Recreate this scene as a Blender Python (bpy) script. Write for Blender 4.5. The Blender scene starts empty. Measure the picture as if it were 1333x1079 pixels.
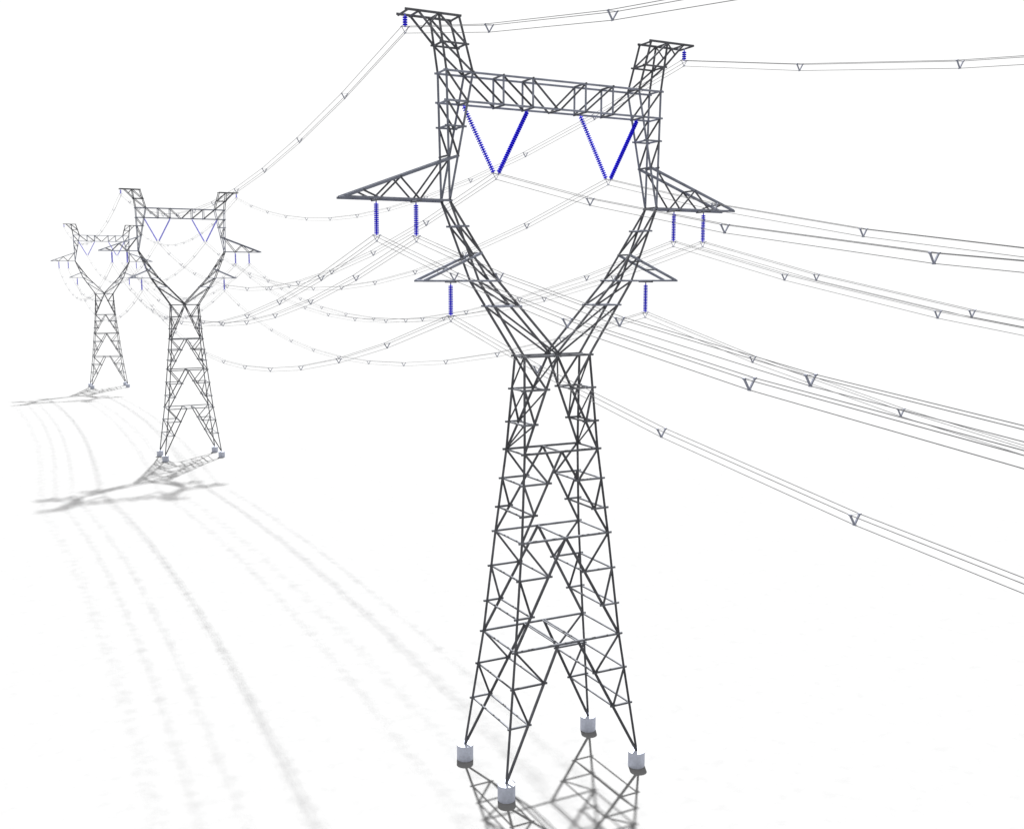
import bpy, bmesh, math
from mathutils import Vector, Matrix
V = Vector
sc = bpy.context.scene
C = sc.collection

# ------------------------------------------------------------------ materials
def mat(name, base, rough=0.7, spec=0.2, var=0.0, scale=3.0, tint=None, bump=0.0, metallic=0.0):
    m = bpy.data.materials.new(name); m.use_nodes = True
    nt = m.node_tree; b = nt.nodes['Principled BSDF']
    b.inputs['Roughness'].default_value = rough
    b.inputs['Specular IOR Level'].default_value = spec
    b.inputs['Metallic'].default_value = metallic
    tc = nt.nodes.new('ShaderNodeTexCoord')
    nz = nt.nodes.new('ShaderNodeTexNoise'); nz.inputs['Scale'].default_value = scale; nz.inputs['Detail'].default_value = 5
    nt.links.new(tc.outputs['Object'], nz.inputs['Vector'])
    cr = nt.nodes.new('ShaderNodeValToRGB')
    t = tint or base
    cr.color_ramp.elements[0].position = 0.3; cr.color_ramp.elements[1].position = 0.7
    cr.color_ramp.elements[0].color = tuple(c*(1-var) for c in base)+(1,)
    cr.color_ramp.elements[1].color = tuple(c*(1+var) for c in t)+(1,)
    nt.links.new(nz.outputs['Fac'], cr.inputs['Fac'])
    nt.links.new(cr.outputs['Color'], b.inputs['Base Color'])
    if bump:
        n2 = nt.nodes.new('ShaderNodeTexNoise'); n2.inputs['Scale'].default_value = scale*6; n2.inputs['Detail'].default_value = 6
        bp = nt.nodes.new('ShaderNodeBump'); bp.inputs['Strength'].default_value = bump; bp.inputs['Distance'].default_value = 0.03
        nt.links.new(tc.outputs['Object'], n2.inputs['Vector']); nt.links.new(n2.outputs['Fac'], bp.inputs['Height'])
        nt.links.new(bp.outputs['Normal'], b.inputs['Normal'])
    return m
STEEL_SHADE = mat('steel_shade_tone', (0.055, 0.056, 0.061), 0.9, 0.06, 0.2, 1.6, (0.064, 0.065, 0.072))  # dark steel tone: shade on legs and diagonals put into the colour
STEEL_LIT = mat('steel_lit_tone', (0.140, 0.150, 0.182), 0.9, 0.06, 0.15, 1.6, (0.160, 0.170, 0.205))  # same steel, paler and bluer: light on the upper bars painted in
STEEL_MID = mat('steel_mid_tone', (0.074, 0.077, 0.085), 0.9, 0.06, 0.15, 1.6, (0.086, 0.089, 0.098))  # same steel, tone between the painted lit and shaded ones
CONC = mat('concrete', (0.37, 0.39, 0.455), 0.95, 0.05, 0.10, 5.0, None, 0.25)
# members of a pylon weather differently: each one has its own tone
for m_ in (STEEL_SHADE, STEEL_LIT, STEEL_MID):
    nt = m_.node_tree; oi = nt.nodes.new('ShaderNodeObjectInfo'); mr = nt.nodes.new('ShaderNodeMapRange')
    mr.inputs['To Min'].default_value = 0.75; mr.inputs['To Max'].default_value = 1.35
    vm = nt.nodes.new('ShaderNodeVectorMath'); vm.operation = 'SCALE'; pb = nt.nodes['Principled BSDF']
    src_ = pb.inputs['Base Color'].links[0].from_socket
    nt.links.new(oi.outputs['Random'], mr.inputs['Value']); nt.links.new(src_, vm.inputs[0]); nt.links.new(mr.outputs['Result'], vm.inputs['Scale'])
    nt.links.new(vm.outputs['Vector'], pb.inputs['Base Color'])
BLUE = mat('blue_glass', (0.006, 0.003, 0.52), 0.7, 0.02, 0.1, 4.0)
ROD = mat('insulator_core', (0.12, 0.10, 0.62), 0.7, 0.02, 0.1, 4.0)
FIT = mat('fitting_steel', (0.17, 0.18, 0.22), 0.7, 0.1, 0.1, 6.0)
WIRE = mat('aluminium_wire', (0.09, 0.09, 0.093), 0.8, 0.05, 0.1, 2.0)
GROUND = mat('pale_ground', (0.1490, 0.1490, 0.1490), 1.0, 0.0, 0.06, 0.8, None, 0.3)

# ------------------------------------------------------------------ mesh tools
def link(name, bm, m, parent=None, smooth=False):
    bmesh.ops.recalc_face_normals(bm, faces=bm.faces)
    me = bpy.data.meshes.new(name); bm.to_mesh(me); bm.free(); me.materials.append(m)
    if smooth:
        for p in me.polygons: p.use_smooth = True
    o = bpy.data.objects.new(name, me); C.objects.link(o)
    if parent is not None: o.parent = parent
    return o

def bar(bm, a, b, w=0.16, out=(0, -1, 0), ext=0.0, t=0.028, off=(0, 0, 0)):
    """steel bar with rounded edges from a to b, one side facing `out`"""
    a = V(a)+V(off); b = V(b)+V(off); d = (b-a)
    if d.length < 1e-4: return
    d.normalize(); a = a-d*ext; b = b+d*ext
    v = V(out); v = v-d*v.dot(d)
    if v.length < 0.05:
        v = V((0, 0, 1))-d*d.z
    v.normalize(); u = d.cross(v)
    if u.z < 0 or (abs(u.z) < 1e-3 and u.x < 0): u = -u
    h = w/2; c = w*.2
    prof = [(-h+c, -h), (h-c, -h), (h, -h+c), (h, h-c), (h-c, h), (-h+c, h), (-h, h-c), (-h, -h+c)]     # (u, v)
    r0 = [bm.verts.new(a+u*p+v*q) for p, q in prof]; r1 = [bm.verts.new(b+u*p+v*q) for p, q in prof]
    n = len(prof)
    for i in range(n):
        bm.faces.new((r0[i], r0[(i+1) % n], r1[(i+1) % n], r1[i]))
    bm.faces.new(r0[::-1]); bm.faces.new(r1)

def tube(bm, pts, r, n=6, closed_ends=True):
    rings = []
    for i, p in enumerate(pts):
        p = V(p); d = (V(pts[min(i+1, len(pts)-1)])-V(pts[max(i-1, 0)])).normalized()
        s = d.cross(V((0, 0, 1)) if abs(d.z) < 0.95 else V((1, 0, 0))).normalized(); t = s.cross(d)
        rings.append([bm.verts.new(p+(s*math.cos(k*math.tau/n)+t*math.sin(k*math.tau/n))*r) for k in range(n)])
    for q0, q1 in zip(rings, rings[1:]):
        for k in range(n): bm.faces.new((q0[k], q0[(k+1) % n], q1[(k+1) % n], q1[k]))
    if closed_ends: bm.faces.new(rings[0][::-1]); bm.faces.new(rings[-1])

def lathe(bm, a, d, prof, n=16):
    """prof = [(dist along d, radius)]"""
    a = V(a); d = V(d).normalized(); s = d.cross(V((0, 1, 0)) if abs(d.y) < 0.9 else V((1, 0, 0))).normalized(); t = d.cross(s)
    rings = [[bm.verts.new(a+d*h+(s*math.cos(k*math.tau/n)+t*math.sin(k*math.tau/n))*r) for k in range(n)] for h, r in prof]
    for q0, q1 in zip(rings, rings[1:]):
        for k in range(n): bm.faces.new((q0[k], q0[(k+1) % n], q1[(k+1) % n], q1[k]))
    bm.faces.new(rings[0][::-1]); bm.faces.new(rings[-1])

def empty(name, loc, label, cat, group=None):
    o = bpy.data.objects.new(name, None); C.objects.link(o); o.location = loc
    o['label'] = label; o['category'] = cat
    if group: o['group'] = group
    return o
def copy_tree(o, parent=None):
    c = o.copy(); C.objects.link(c)
    if parent is not None: c.parent = parent
    for ch in list(o.children): copy_tree(ch, c)
    return c

# ------------------------------------------------------------------ pylon dimensions (metres)
Z = {'0': 0., '1a': 3.62, '1b': 6.25, 'H1': 8.71, '2a': 10.95, '2b': 13.54, 'H2': 16.08, '3a': 17.85, '3b': 19.93,
     'H3': 22.01, '4a': 23.96, '4b': 26.28, 'H4': 28.55}
XL = {'0': 5.284, 'H1': 4.163, 'H2': 3.429, 'H3': 2.892, 'H4': 2.575}
YL = {'0': 3.327, 'H1': 2.464, 'H2': 2.0, 'H3': 1.354, 'H4': 0.688}
MID = {'H1': 0.78, 'H2': 0.0, 'H3': 0.0, 'H4': 0.0}
SEQ = ['0', 'H1', 'H2', 'H3', 'H4']
YT = 0.688
ZE, XE = 38.70, 7.98
ZF = {1: 37.12, 2: 35.43, 3: 33.63, 4: 31.96}
XF3O, XF3I = 5.955, 4.546
ZU1, ZU2, ZBB, ZBT, ZP1, ZT = 41.50, 43.33, 44.88, 46.68, 48.36, 50.0
XBTO, XBTI, XPO, XPI, XPT, XBR = 8.15, 6.324, 8.641, 7.269, 10.734, 10.0
XB1, XB2 = 4.175, 2.009
XTIP, XST, XN1, XN2, XS1 = 14.81, 9.734, 12.67, 10.016, 7.66
GZ = -1.13
def lerp(a, b, t): return a+(b-a)*t
def seg(z):
    for a, b in zip(SEQ, SEQ[1:]):
        if z <= Z[b]+1e-6: return a, b, (z-Z[a])/(Z[b]-Z[a])
def outer(z, s, d):
    a, b, t = seg(z); return V((s*lerp(XL[a], XL[b], t), d*lerp(YL[a], YL[b], t), z))
def inner(z, s, d):
    a, b, t = seg(z); return V((s*lerp(XL[a], MID[b], t), d*lerp(YL[a], YL[b], t), z))
def fo(z, s, d):
    if z <= ZF[3]: x = lerp(XL['H4'], XF3O, (z-Z['H4'])/(ZF[3]-Z['H4']))
    else: x = lerp(XF3O, XE, (z-ZF[3])/(ZE-ZF[3]))
    return V((s*x, d*YT, z))
def fi(z, s, d):
    if z <= ZF[3]: x = lerp(0, XF3I, (z-Z['H4'])/(ZF[3]-Z['H4']))
    else: x = lerp(XF3I, XE, (z-ZF[3])/(ZE-ZF[3]))
    return V((s*x, d*YT, z))
def co(z, s, d):
    x = lerp(XE, XBTO, (z-ZE)/(ZBT-ZE)) if z <= ZBT else lerp(XBTO, XPO, (z-ZBT)/(ZT-ZBT))
    return V((s*x, d*YT, z))
def ci(z, s, d):
    x = lerp(XE, XBTI, (z-ZE)/(ZBT-ZE)) if z <= ZBT else lerp(XBTI, XPI, (z-ZBT)/(ZT-ZBT))
    return V((s*x, d*YT, z))
LW, BW, DW, YW = 0.148, 0.145, 0.118, 0.115      # leg, belt, diagonal, cross-tie widths
OX = 0.26

def one(name, parent, *a, **k):
    bm = bmesh.new(); bar(bm, *a, **k); return link(name, bm, STEEL_MID if name == 'cross_tie' else STEEL_SHADE, parent)

def build_pylon():
    root = empty('lattice_pylon', (0, 0, 0), '', 'pylon', 'lattice pylons standing in a row')
    # foundations
    for s in (-1, 1):
        for d in (-1, 1):
            bm = bmesh.new()
            lathe(bm, (s*XL['0'], d*YL['0'], GZ-0.5), (0, 0, 1), [(0, .60), (0.5-GZ, .60)], 40)
            f = link('foundation', bm, CONC, root)
            for p in f.data.polygons: p.use_smooth = True
            f.data.set_sharp_from_angle(angle=0.6)
    # main corner legs
    for s in (-1, 1):
        for d in (-1, 1):
            bm = bmesh.new()
            for a, b in zip(SEQ, SEQ[1:]):
                bar(bm, outer(Z[a], s, d), outer(Z[b], s, d), LW, (s, d, 0), 0.01)
            link('corner_leg', bm, STEEL_SHADE, root)
    # inclined struts forming the inverted V of every panel
    for a, b in zip(SEQ, SEQ[1:]):
        for s in (-1, 1):
            for d in (-1, 1):
                bm = bmesh.new()
                bar(bm, outer(Z[a], s, d), inner(Z[b], s, d), 0.175 if b in ('H1', 'H2') else 0.15, (0, d, 0), 0.0, off=(0, -d*.02, 0))
                link('inclined_strut', bm, STEEL_SHADE, root)
    # full width belts with cross ties
    for h in SEQ[1:]:
        bm = bmesh.new(); z = Z[h]
        for d in (-1, 1):
            bar(bm, outer(z, -1, d), outer(z, 1, d), BW+.01, (0, d, 0), OX, off=(0, d*.03, 0))
        for s in (-1, 1):
            bar(bm, outer(z, s, -1), outer(z, s, 1), YW, (s, 0, 0), .06, off=(0, 0, -.02))
        b = link('belt', bm, STEEL_MID, root)
        if h == 'H1':
            for s in (-1, 1):
                for k in (-.1, .1):
                    one('cross_tie', b, inner(z, s, -1)+V((k, 0, 0)), inner(z, s, 1)+V((k, 0, 0)), .09, (s, 0, 0), .05)
        else:
            one('cross_tie', b, inner(z, 1, -1), inner(z, 1, 1), YW, (1, 0, 0), .05, off=(0, 0, -.03))
    # rings and diagonals of every leg panel
    for pi, (a, b) in enumerate(zip(SEQ, SEQ[1:])):
        ra, rb = Z[str(pi+1)+'a'], Z[str(pi+1)+'b']; zt = Z[b]; z0 = Z[a]
        for s in (-1, 1):
            rings = {}
            for z in (ra, rb):
                bm = bmesh.new()
                for d in (-1, 1):
                    bar(bm, outer(z, s, d), inner(z, s, d), BW, (0, d, 0), OX if pi else .2, off=(0, d*.03, 0))
                bar(bm, outer(z, s, -1), outer(z, s, 1), YW, (s, 0, 0), .05, off=(0, 0, -.02))
                bar(bm, inner(z, s, -1), inner(z, s, 1), YW, (-s, 0, 0), .05, off=(0, 0, -.02))
                rings[z] = link('leg_ring', bm, STEEL_MID, root)
            for d in (-1, 1):
                for zu, zl in ((zt, rb), (rb, ra)):
                    one('diagonal', rings[zl], outer(zu, s, d), inner(zl, s, d), DW+.02, (0, d, 0), 0, off=(0, d*.045, 0))
            if pi == 3:
                for zu, zl in ((zt, rb), (rb, ra), (ra, z0)):
                    p = rings[zl if zl in rings else ra]
                    one('diagonal', p, outer(zu, s, -1), outer(zl, s, 1), DW-.02, (s, 0, 0), 0, off=(s*.03, 0, 0))
                    one('diagonal', p, inner(zu, s, -1), outer(zl, s, 1) if zl == z0 else inner(zl, s, 1), DW-.02, (-s, 0, 0), 0, off=(-s*.03, 0, 0))
    # fork arms
    for s in (-1, 1):
        bm = bmesh.new(); zw = Z['H4']; z3 = ZF[3]
        for d in (-1, 1):
            for f in (fo, fi):
                o = 0.28 if f is fi else 0
                lo = f(zw, s, d); lo.x -= s*o; 
                if o: lo.z -= .05
                bar(bm, lo, f(z3, s, d), LW, (0, d, 0), 0.02)
                bar(bm, f(z3, s, d), f(ZE, s, d), .13, (0, d, 0), 0.02)
        bar(bm, (s*XE, -YT, ZE), (s*XE, YT, ZE), YW, (s, 0, 0), .1, off=(0, 0, .06))
        arm = link('fork_arm', bm, STEEL_SHADE, root)
        for k in (1, 3, 4):
            bm = bmesh.new()
            for d in (-1, 1):
                bar(bm, fo(ZF[k], s, d), fi(ZF[k], s, d), BW-.02, (0, d, 0), OX, off=(0, d*.03, 0))
            for f in (fo, fi): bar(bm, f(ZF[k], s, -1), f(ZF[k], s, 1), YW, (s, 0, 0), .1)
            link('arm_ring', bm, STEEL_LIT, arm)
        one('cross_tie', arm, fi(ZF[2], s, -1), fi(ZF[2], s, 1), YW, (-s, 0, 0), .1)
        for d in (-1, 1):
            for k in (1, 2, 3):
                one('diagonal', arm, fo(ZF[k], s, d), fi(ZF[k+1], s, d), DW, (0, d, 0), 0, off=(0, d*.04, 0))
            one('diagonal', arm, fo(ZF[4], s, d), fi(zw, s, d)+V((-s*.1, 0, 0)), DW, (0, d, 0), 0, off=(0, d*.04, 0))
    # upper columns and earth-wire peaks
    for s in (-1, 1):
        bm = bmesh.new()
        for d in (-1, 1):
            for f in (co, ci):
                bar(bm, f(ZE, s, d), f(ZBT, s, d), .125, (0, d, 0), 0.01)
        for d in (-1, 1):
            bar(bm, co(ZU2, s, d), ci(ZU2, s, d), BW-.03, (0, d, 0), OX-.05, off=(0, d*.03, 0))
        for f in (co, ci): bar(bm, f(ZU2, s, -1), f(ZU2, s, 1), YW, (s, 0, 0), .12)
        col = link('upper_column', bm, STEEL_LIT, root)
        for d in (-1, 1):
            for zu, zl in ((ZBT, ZBB), (ZBB, ZU2), (ZU2, ZU1)):
                one('diagonal', col, co(zu, s, d), ci(zl, s, d), DW, (0, d, 0), 0, off=(0, d*.04, 0))
        for f in (co, ci): one('cross_tie', col, f(ZU1, s, -1), f(ZU1, s, 1), YW, (s, 0, 0), .12)
        bm = bmesh.new()
        for d in (-1, 1):
            for f in (co, ci):
                bar(bm, f(ZBT, s, d), f(ZT, s, d), .125, (0, d, 0), 0.01)
            bar(bm, (s*XPT, d*YT, ZT), (s*XPI, d*YT, ZT), .14, (0, d, 0), .14, off=(0, d*.02, .02))
            bar(bm, co(ZP1, s, d), ci(ZP1, s, d), BW-.03, (0, d, 0), .2, off=(0, d*.03, 0))
        for f in (co, ci): bar(bm, f(ZP1, s, -1), f(ZP1, s, 1), YW, (s, 0, 0), .1)
        for q in (XPT, XBR, XPO, XPI):
            bar(bm, (s*q, -YT, ZT), (s*q, YT, ZT), YW, (s, 0, 0), .12, off=(0, 0, -.03))
        pk = link('earth_wire_peak', bm, STEEL_SHADE, root)
        for d in (-1, 1):
            one('diagonal', pk, co(ZP1, s, d), ci(ZBT, s, d), DW, (0, d, 0), 0, off=(0, d*.04, 0))
            one('diagonal', pk, co(ZT, s, d), ci(ZP1, s, d), DW, (0, d, 0), 0, off=(0, d*.04, 0))
            br = V((s*XBR, d*YT, ZT)); p1 = co(ZP1, s, d); bm = bmesh.new()
            bar(bm, p1, br, DW+.01, (0, d, 0), 0)
            bar(bm, p1.lerp(br, .56), co(ZT, s, d), DW-.03, (0, d, 0), 0)
            link('tip_brace', bm, STEEL_SHADE, pk)
    # crossbeam
    bm = bmesh.new()
    for d in (-1, 1):
        for z in (ZBB, ZBT):
            bar(bm, co(z, -1, d), co(z, 1, d), BW-.015, (0, d, 0), .2, off=(0, d*.03, 0))
        for s in (-1, 1):
            for q in (XB1, XB2):
                bar(bm, (s*q, d*YT, ZBB), (s*q, d*YT, ZBT), DW, (0, d, 0), 0, off=(0, d*.05, 0))
    for s in (-1, 1):
        for z in (ZBB, ZBT):
            bar(bm, co(z, s, -1), co(z, s, 1), YW, (s, 0, 0), .14, off=(0, 0, -.04 if z == ZBB else .04))
    beam = link('crossbeam', bm, STEEL_LIT, root)
    for s in (-1, 1):
        for d in (-1, 1):
            one('diagonal', beam, ci(ZBT, s, d), (s*XB1, d*YT, ZBB), DW, (0, d, 0), 0, off=(0, d*.01, 0))
            one('diagonal', beam, (s*XB1, d*YT, ZBT), (s*XB2, d*YT, ZBB), DW, (0, d, 0), 0, off=(0, d*.01, 0))
            one('diagonal', beam, (s*XB2, d*YT, ZBT), (s*.1, d*YT, ZBB), DW, (0, d, 0), 0, off=(0, d*.01, 0))
        for z in (ZBB, ZBT):
            o = (0, 0, -.04 if z == ZBB else .04)
            for q in (XB1, XB2):
                one('cross_tie', beam, (s*q, -YT, z), (s*q, YT, z), YW, (s, 0, 0), .14, off=o)
            one('cross_tie', beam, ci(z, s, -1), ci(z, s, 1), YW, (s, 0, 0), .14, off=o)
    one('cross_tie', beam, (0, -YT, ZBB), (0, YT, ZBB), YW, (1, 0, 0), .1, off=(0, 0, -.04))
    # large crossarms
    for s in (-1, 1):
        bm = bmesh.new()
        def top(X):
            r = ci(ZU1, s, 1); return lerp(ZU1, ZE, (X-abs(r.x))/(XTIP-abs(r.x)))
        for d in (-1, 1):
            r = ci(ZU1, s, d)
            bar(bm, r, (s*XTIP, d*YT, ZE+.06), .18, (0, d, 0), .05, off=(0, d*.03, 0))
            bar(bm, (s*XE, d*YT, ZE), (s*XTIP, d*YT, ZE), .14, (0, d, 0), .15, off=(0, d*.03, 0))
        bar(bm, (s*XTIP, -YT, ZE+.03), (s*XTIP, YT, ZE+.03), YW, (s, 0, 0), .14)
        la = link('large_crossarm', bm, STEEL_LIT, root)
        XM, XN = 11.3, 13.7; XO = abs(co(ZU1, s, 1).x)
        for d in (-1, 1):
            bm = bmesh.new()
            for p, q in (((XO, top(XO)), (XN2, ZE)), ((XN2, ZE), (XM, top(XM))), ((XM, top(XM)), (XN1, ZE)), ((XN1, ZE), (XN, top(XN)))):
                bar(bm, (s*p[0], d*YT, p[1]), (s*q[0], d*YT, q[1]), DW-.01, (0, d, 0), 0)
            link('zigzag_bracing', bm, STEEL_SHADE, la)
        for X, zz in ((XM, top(XM)+.02), (XN, top(XN)+.02), (XN1, ZE-.08), (XN2, ZE-.08)):
            one('cross_tie', la, (s*X, -YT, zz), (s*X, YT, zz), YW, (s, 0, 0), .14)
        bm = bmesh.new(); z3 = ZF[3]; r = fi(ZF[2], s, 1)
        def stop(X): return lerp(ZF[2], z3, (X-abs(r.x))/(XST-abs(r.x)))
        for d in (-1, 1):
            bar(bm, fi(ZF[2], s, d), (s*XST, d*YT, z3+.05), .17, (0, d, 0), .05, off=(0, d*.03, 0))
            bar(bm, fi(z3, s, d), (s*XST, d*YT, z3), .13, (0, d, 0), .15, off=(0, d*.05, 0))
        bar(bm, (s*XST, -YT, z3+.02), (s*XST, YT, z3+.02), YW, (s, 0, 0), .14)
        sa = link('small_crossarm', bm, STEEL_LIT, root)
        for X, zz in ((XS1, z3-.07), (8.0, stop(8.0)), (6.75, stop(6.75))):
            one('cross_tie', sa, (s*X, -YT, zz), (s*X, YT, zz), YW, (s, 0, 0), .14)
    return root

# ------------------------------------------------------------------ insulators
BS, BH = 0.23, 0.38            # half width and height of the three-wire bundle
def disc_stack(parent, a, b, n):
    a = V(a); b = V(b); L = (b-a).length; d = (b-a).normalized(); st = L/n
    bm = bmesh.new()
    for k in range(n):
        h = (k+.5)*st
        lathe(bm, a+d*(h-.042), d, [(0, .03), (.004, .12), (.010, .145), (.072, .152), (.080, .13), (.084, .03)], 18)
    o = link('disc_stack', bm, BLUE, parent)
    bm = bmesh.new(); tube(bm, [a-d*.1, b+d*.08], .045, 12); link('core_rod', bm, ROD, o)
    bm = bmesh.new(); lathe(bm, a-d*.2, d, [(0, .02), (.02, .045), (.13, .045), (.16, .03)], 10); link('end_fitting', bm, FIT, o)
    return o
def yoke(parent, p):
    bm = bmesh.new(); p = V(p); w = .020
    l, r = p+V((-BS, 0, BH)), p+V((BS, 0, BH))
    tube(bm, [l, p], w, 6); tube(bm, [r, p], w, 6); tube(bm, [l, r], w*.8, 6)
    for q in (p, l, r): tube(bm, [q+V((0, -.12, 0)), q+V((0, .12, 0))], .035, 8)
    link('yoke', bm, FIT, parent)
def vert_insulator(name, X, ztop, ztip, n, cat):
    root = empty(name, (X, 0, ztop), '', cat)
    disc_stack(root, (0, 0, -.2), (0, 0, ztip+BH+.06-ztop), n)
    yoke(root, (0, 0, ztip-ztop)); return root
def v_insulator(s):
    xi = s*abs(ci(ZBB, s, 1).x); xb = s*XB2; xm = (xi+xb)/2
    root = empty('v_insulator', (xm, 0, ZBB), '', 'insulator')
    tip = V((0, 0, ZTV-ZBB))
    for x in (xi, xb):
        t = V((x-xm, 0, -.12)); e = tip+V((math.copysign(BS, x-xm)*.75, 0, BH+.02)); d = (e-t).normalized()
        disc_stack(root, t+d*.1, e-d*.05, 30)
    yoke(root, tip); return root
ZTV, ZTN, ZTS, ZTP = 40.22, 36.08, 31.0, 48.75
XV = (abs(ci(ZBB, 1, 1).x)+XB2)/2
# phase key: x, tip z, top z, sag
PH = {'peak': (10.6, ZTP, ZT-.05, 7.0), 'vee': (XV, ZTV, ZBB, 8.1), 'outer': (XN1, ZTN, ZE-.1, 8.1), 'inner': (XN2, ZTN, ZE-.1, 8.1), 'small': (XS1, ZTS, ZF[3]-.1, 8.1)}

# ------------------------------------------------------------------ build the row
SPAN = 142.88
TX = [0, -0.11, -0.22]
WHERE = ['nearest and largest', 'middle', 'farthest and smallest']
proto = build_pylon()
pyl = [proto, copy_tree(proto), copy_tree(proto)]
for k, p in enumerate(pyl):
    p.location = (TX[k], SPAN*k, 0)
pyl[0]['label'] = 'tall grey lattice steel pylon in the foreground, nearest and largest of the row'
pyl[1]['label'] = 'grey lattice steel pylon of middle size, standing between the nearest and the farthest one'
pyl[2]['label'] = 'faint grey lattice steel pylon at the far left, farthest and smallest of the row'
OWN = ['nearest pylon', 'middle pylon', 'farthest pylon']
DESC = {'peak': 'short blue insulator string under the {s} top peak of the {p}',
        'vee': 'blue V shaped insulator pair under the {s} half of the crossbeam of the {p}',
        'outer': 'blue insulator string nearest the tip of the {s} large crossarm of the {p}',
        'inner': 'blue insulator string nearest the body on the {s} large crossarm of the {p}',
        'small': 'blue insulator string under the {s} small lower crossarm of the {p}'}
GRP = {'peak': 'short insulator strings under the pylon peaks', 'vee': 'V insulator pairs under the crossbeams',
       'outer': 'vertical insulator strings under the large crossarms', 'inner': 'vertical insulator strings under the large crossarms',
       'small': 'vertical insulator strings under the small crossarms'}
for key, (x, ztip, ztop, sag) in PH.items():
    for s in (-1, 1):
        if key == 'vee': src = v_insulator(s)
        else: src = vert_insulator('insulator_string', s*x, ztop, ztip, 4 if key == 'peak' else 16 if key != 'small' else 17, 'insulator')
        for k in range(3):
            o = src if k == 0 else copy_tree(src)
            if k: o.location.x += TX[k]; o.location.y += SPAN*k
            o['label'] = DESC[key].format(s='left' if s < 0 else 'right', p=OWN[k]); o['group'] = GRP[key]

# conductors: three wires held apart by V spacers
def v_mesh():
    bm = bmesh.new(); p = V((0, 0, 0)); l, r = V((-BS, 0, BH)), V((BS, 0, BH))
    for q in (l, r):
        d = (p-q).normalized(); n = V((0, 1, 0)); u = d.cross(n)
        vs = []
        for e, w in ((q, .032), (p, .027)):
            vs.append([bm.verts.new(e+u*a*w+n*b*.03) for a, b in ((-1, -1), (1, -1), (1, 1), (-1, 1))])
        for k in range(4): bm.faces.new((vs[0][k], vs[0][(k+1) % 4], vs[1][(k+1) % 4], vs[1][k]))
        bm.faces.new(vs[0][::-1]); bm.faces.new(vs[1])
    tube(bm, [l, r], .009, 6)
    for q in (p, l, r): tube(bm, [q+V((0, -.07, 0)), q+V((0, .07, 0))], .034, 8)
    bmesh.ops.recalc_face_normals(bm, faces=bm.faces)
    me = bpy.data.meshes.new('spacer'); bm.to_mesh(me); bm.free(); me.materials.append(FIT); return me
VM = v_mesh()
WR = 0.0155
WD = {'peak': 'wires under the {s} top peaks', 'vee': 'wires under the {s} V insulators',
      'outer': 'wires at the {s} large crossarm tips', 'inner': 'wires at the inner {s} large crossarm insulators',
      'small': 'wires under the {s} small crossarms'}
WE = {-1: 'from the nearest pylon out of the picture', 0: 'between nearest and middle pylons', 1: 'between middle and farthest pylons'}
for key, (x, ztip, ztop, sag) in PH.items():
    for s in (-1, 1):
        for sp in (-1, 0, 1):
            L = SPAN if sp >= 0 else 140.5
            sag_ = sag if sp >= 0 else (7.6 if key == 'peak' else 7.8)
            root = empty('conductor_bundle', (s*x, sp*L, ztip), WD[key].format(s='left' if s < 0 else 'right')+' '+WE[sp], 'power line', 'three wire conductor bundles sagging between pylons')
            N = 12
            x0 = TX[sp] if sp >= 0 else 0.0; x1 = TX[sp+1] if sp >= 0 else 0.0
            pts = [V((lerp(x0, x1, t/N), L*t/N, -4*sag_*(t/N)*(1-t/N))) for t in range(N+1)]
            for off in (V((0, 0, 0)), V((-BS, 0, BH)), V((BS, 0, BH))):
                bm = bmesh.new(); tube(bm, [q+off for q in pts], WR, 6); link('wire', bm, WIRE, root)
            for q in pts[1:-1]:
                o = bpy.data.objects.new('spacer', VM); C.objects.link(o); o.parent = root; o.location = q

# ------------------------------------------------------------------ ground
bm = bmesh.new()
bmesh.ops.create_grid(bm, x_segments=8, y_segments=8, size=6000, matrix=Matrix.Translation((0, 0, GZ)))
g = link('ground', bm, GROUND); g['kind'] = 'structure'

# ------------------------------------------------------------------ light
w = bpy.data.worlds.new('World'); sc.world = w; w.use_nodes = True
bg = w.node_tree.nodes['Background']; bg.inputs['Color'].default_value = (1, 1, 1, 1); bg.inputs['Strength'].default_value = 0.15
su = bpy.data.lights.new('sun', 'SUN'); su.energy = 3.5; su.angle = math.radians(1.5); su.color = (1, 1, 1)
so = bpy.data.objects.new('sun', su); C.objects.link(so)
sd = V((0.36, 0.76, 1.0)).normalized()
so.rotation_euler = sd.to_track_quat('Z', 'Y').to_euler(); so.location = sd*300

# ------------------------------------------------------------------ camera
cam = bpy.data.cameras.new('camera'); co_ = bpy.data.objects.new('camera', cam); C.objects.link(co_)
co_.location = (-34.75, -60.81, 33.872)
co_.rotation_euler = tuple(math.radians(a) for a in (82.301, -0.055, -27.445))
cam.sensor_width = 36; cam.sensor_fit = 'HORIZONTAL'; cam.lens = 36*1320.8/1333
cam.clip_start = 0.5; cam.clip_end = 20000
sc.camera = co_
sc.view_settings.view_transform = 'Standard'; sc.view_settings.look = 'None'
sc.view_settings.gamma = 1; sc.view_settings.exposure = 2.8
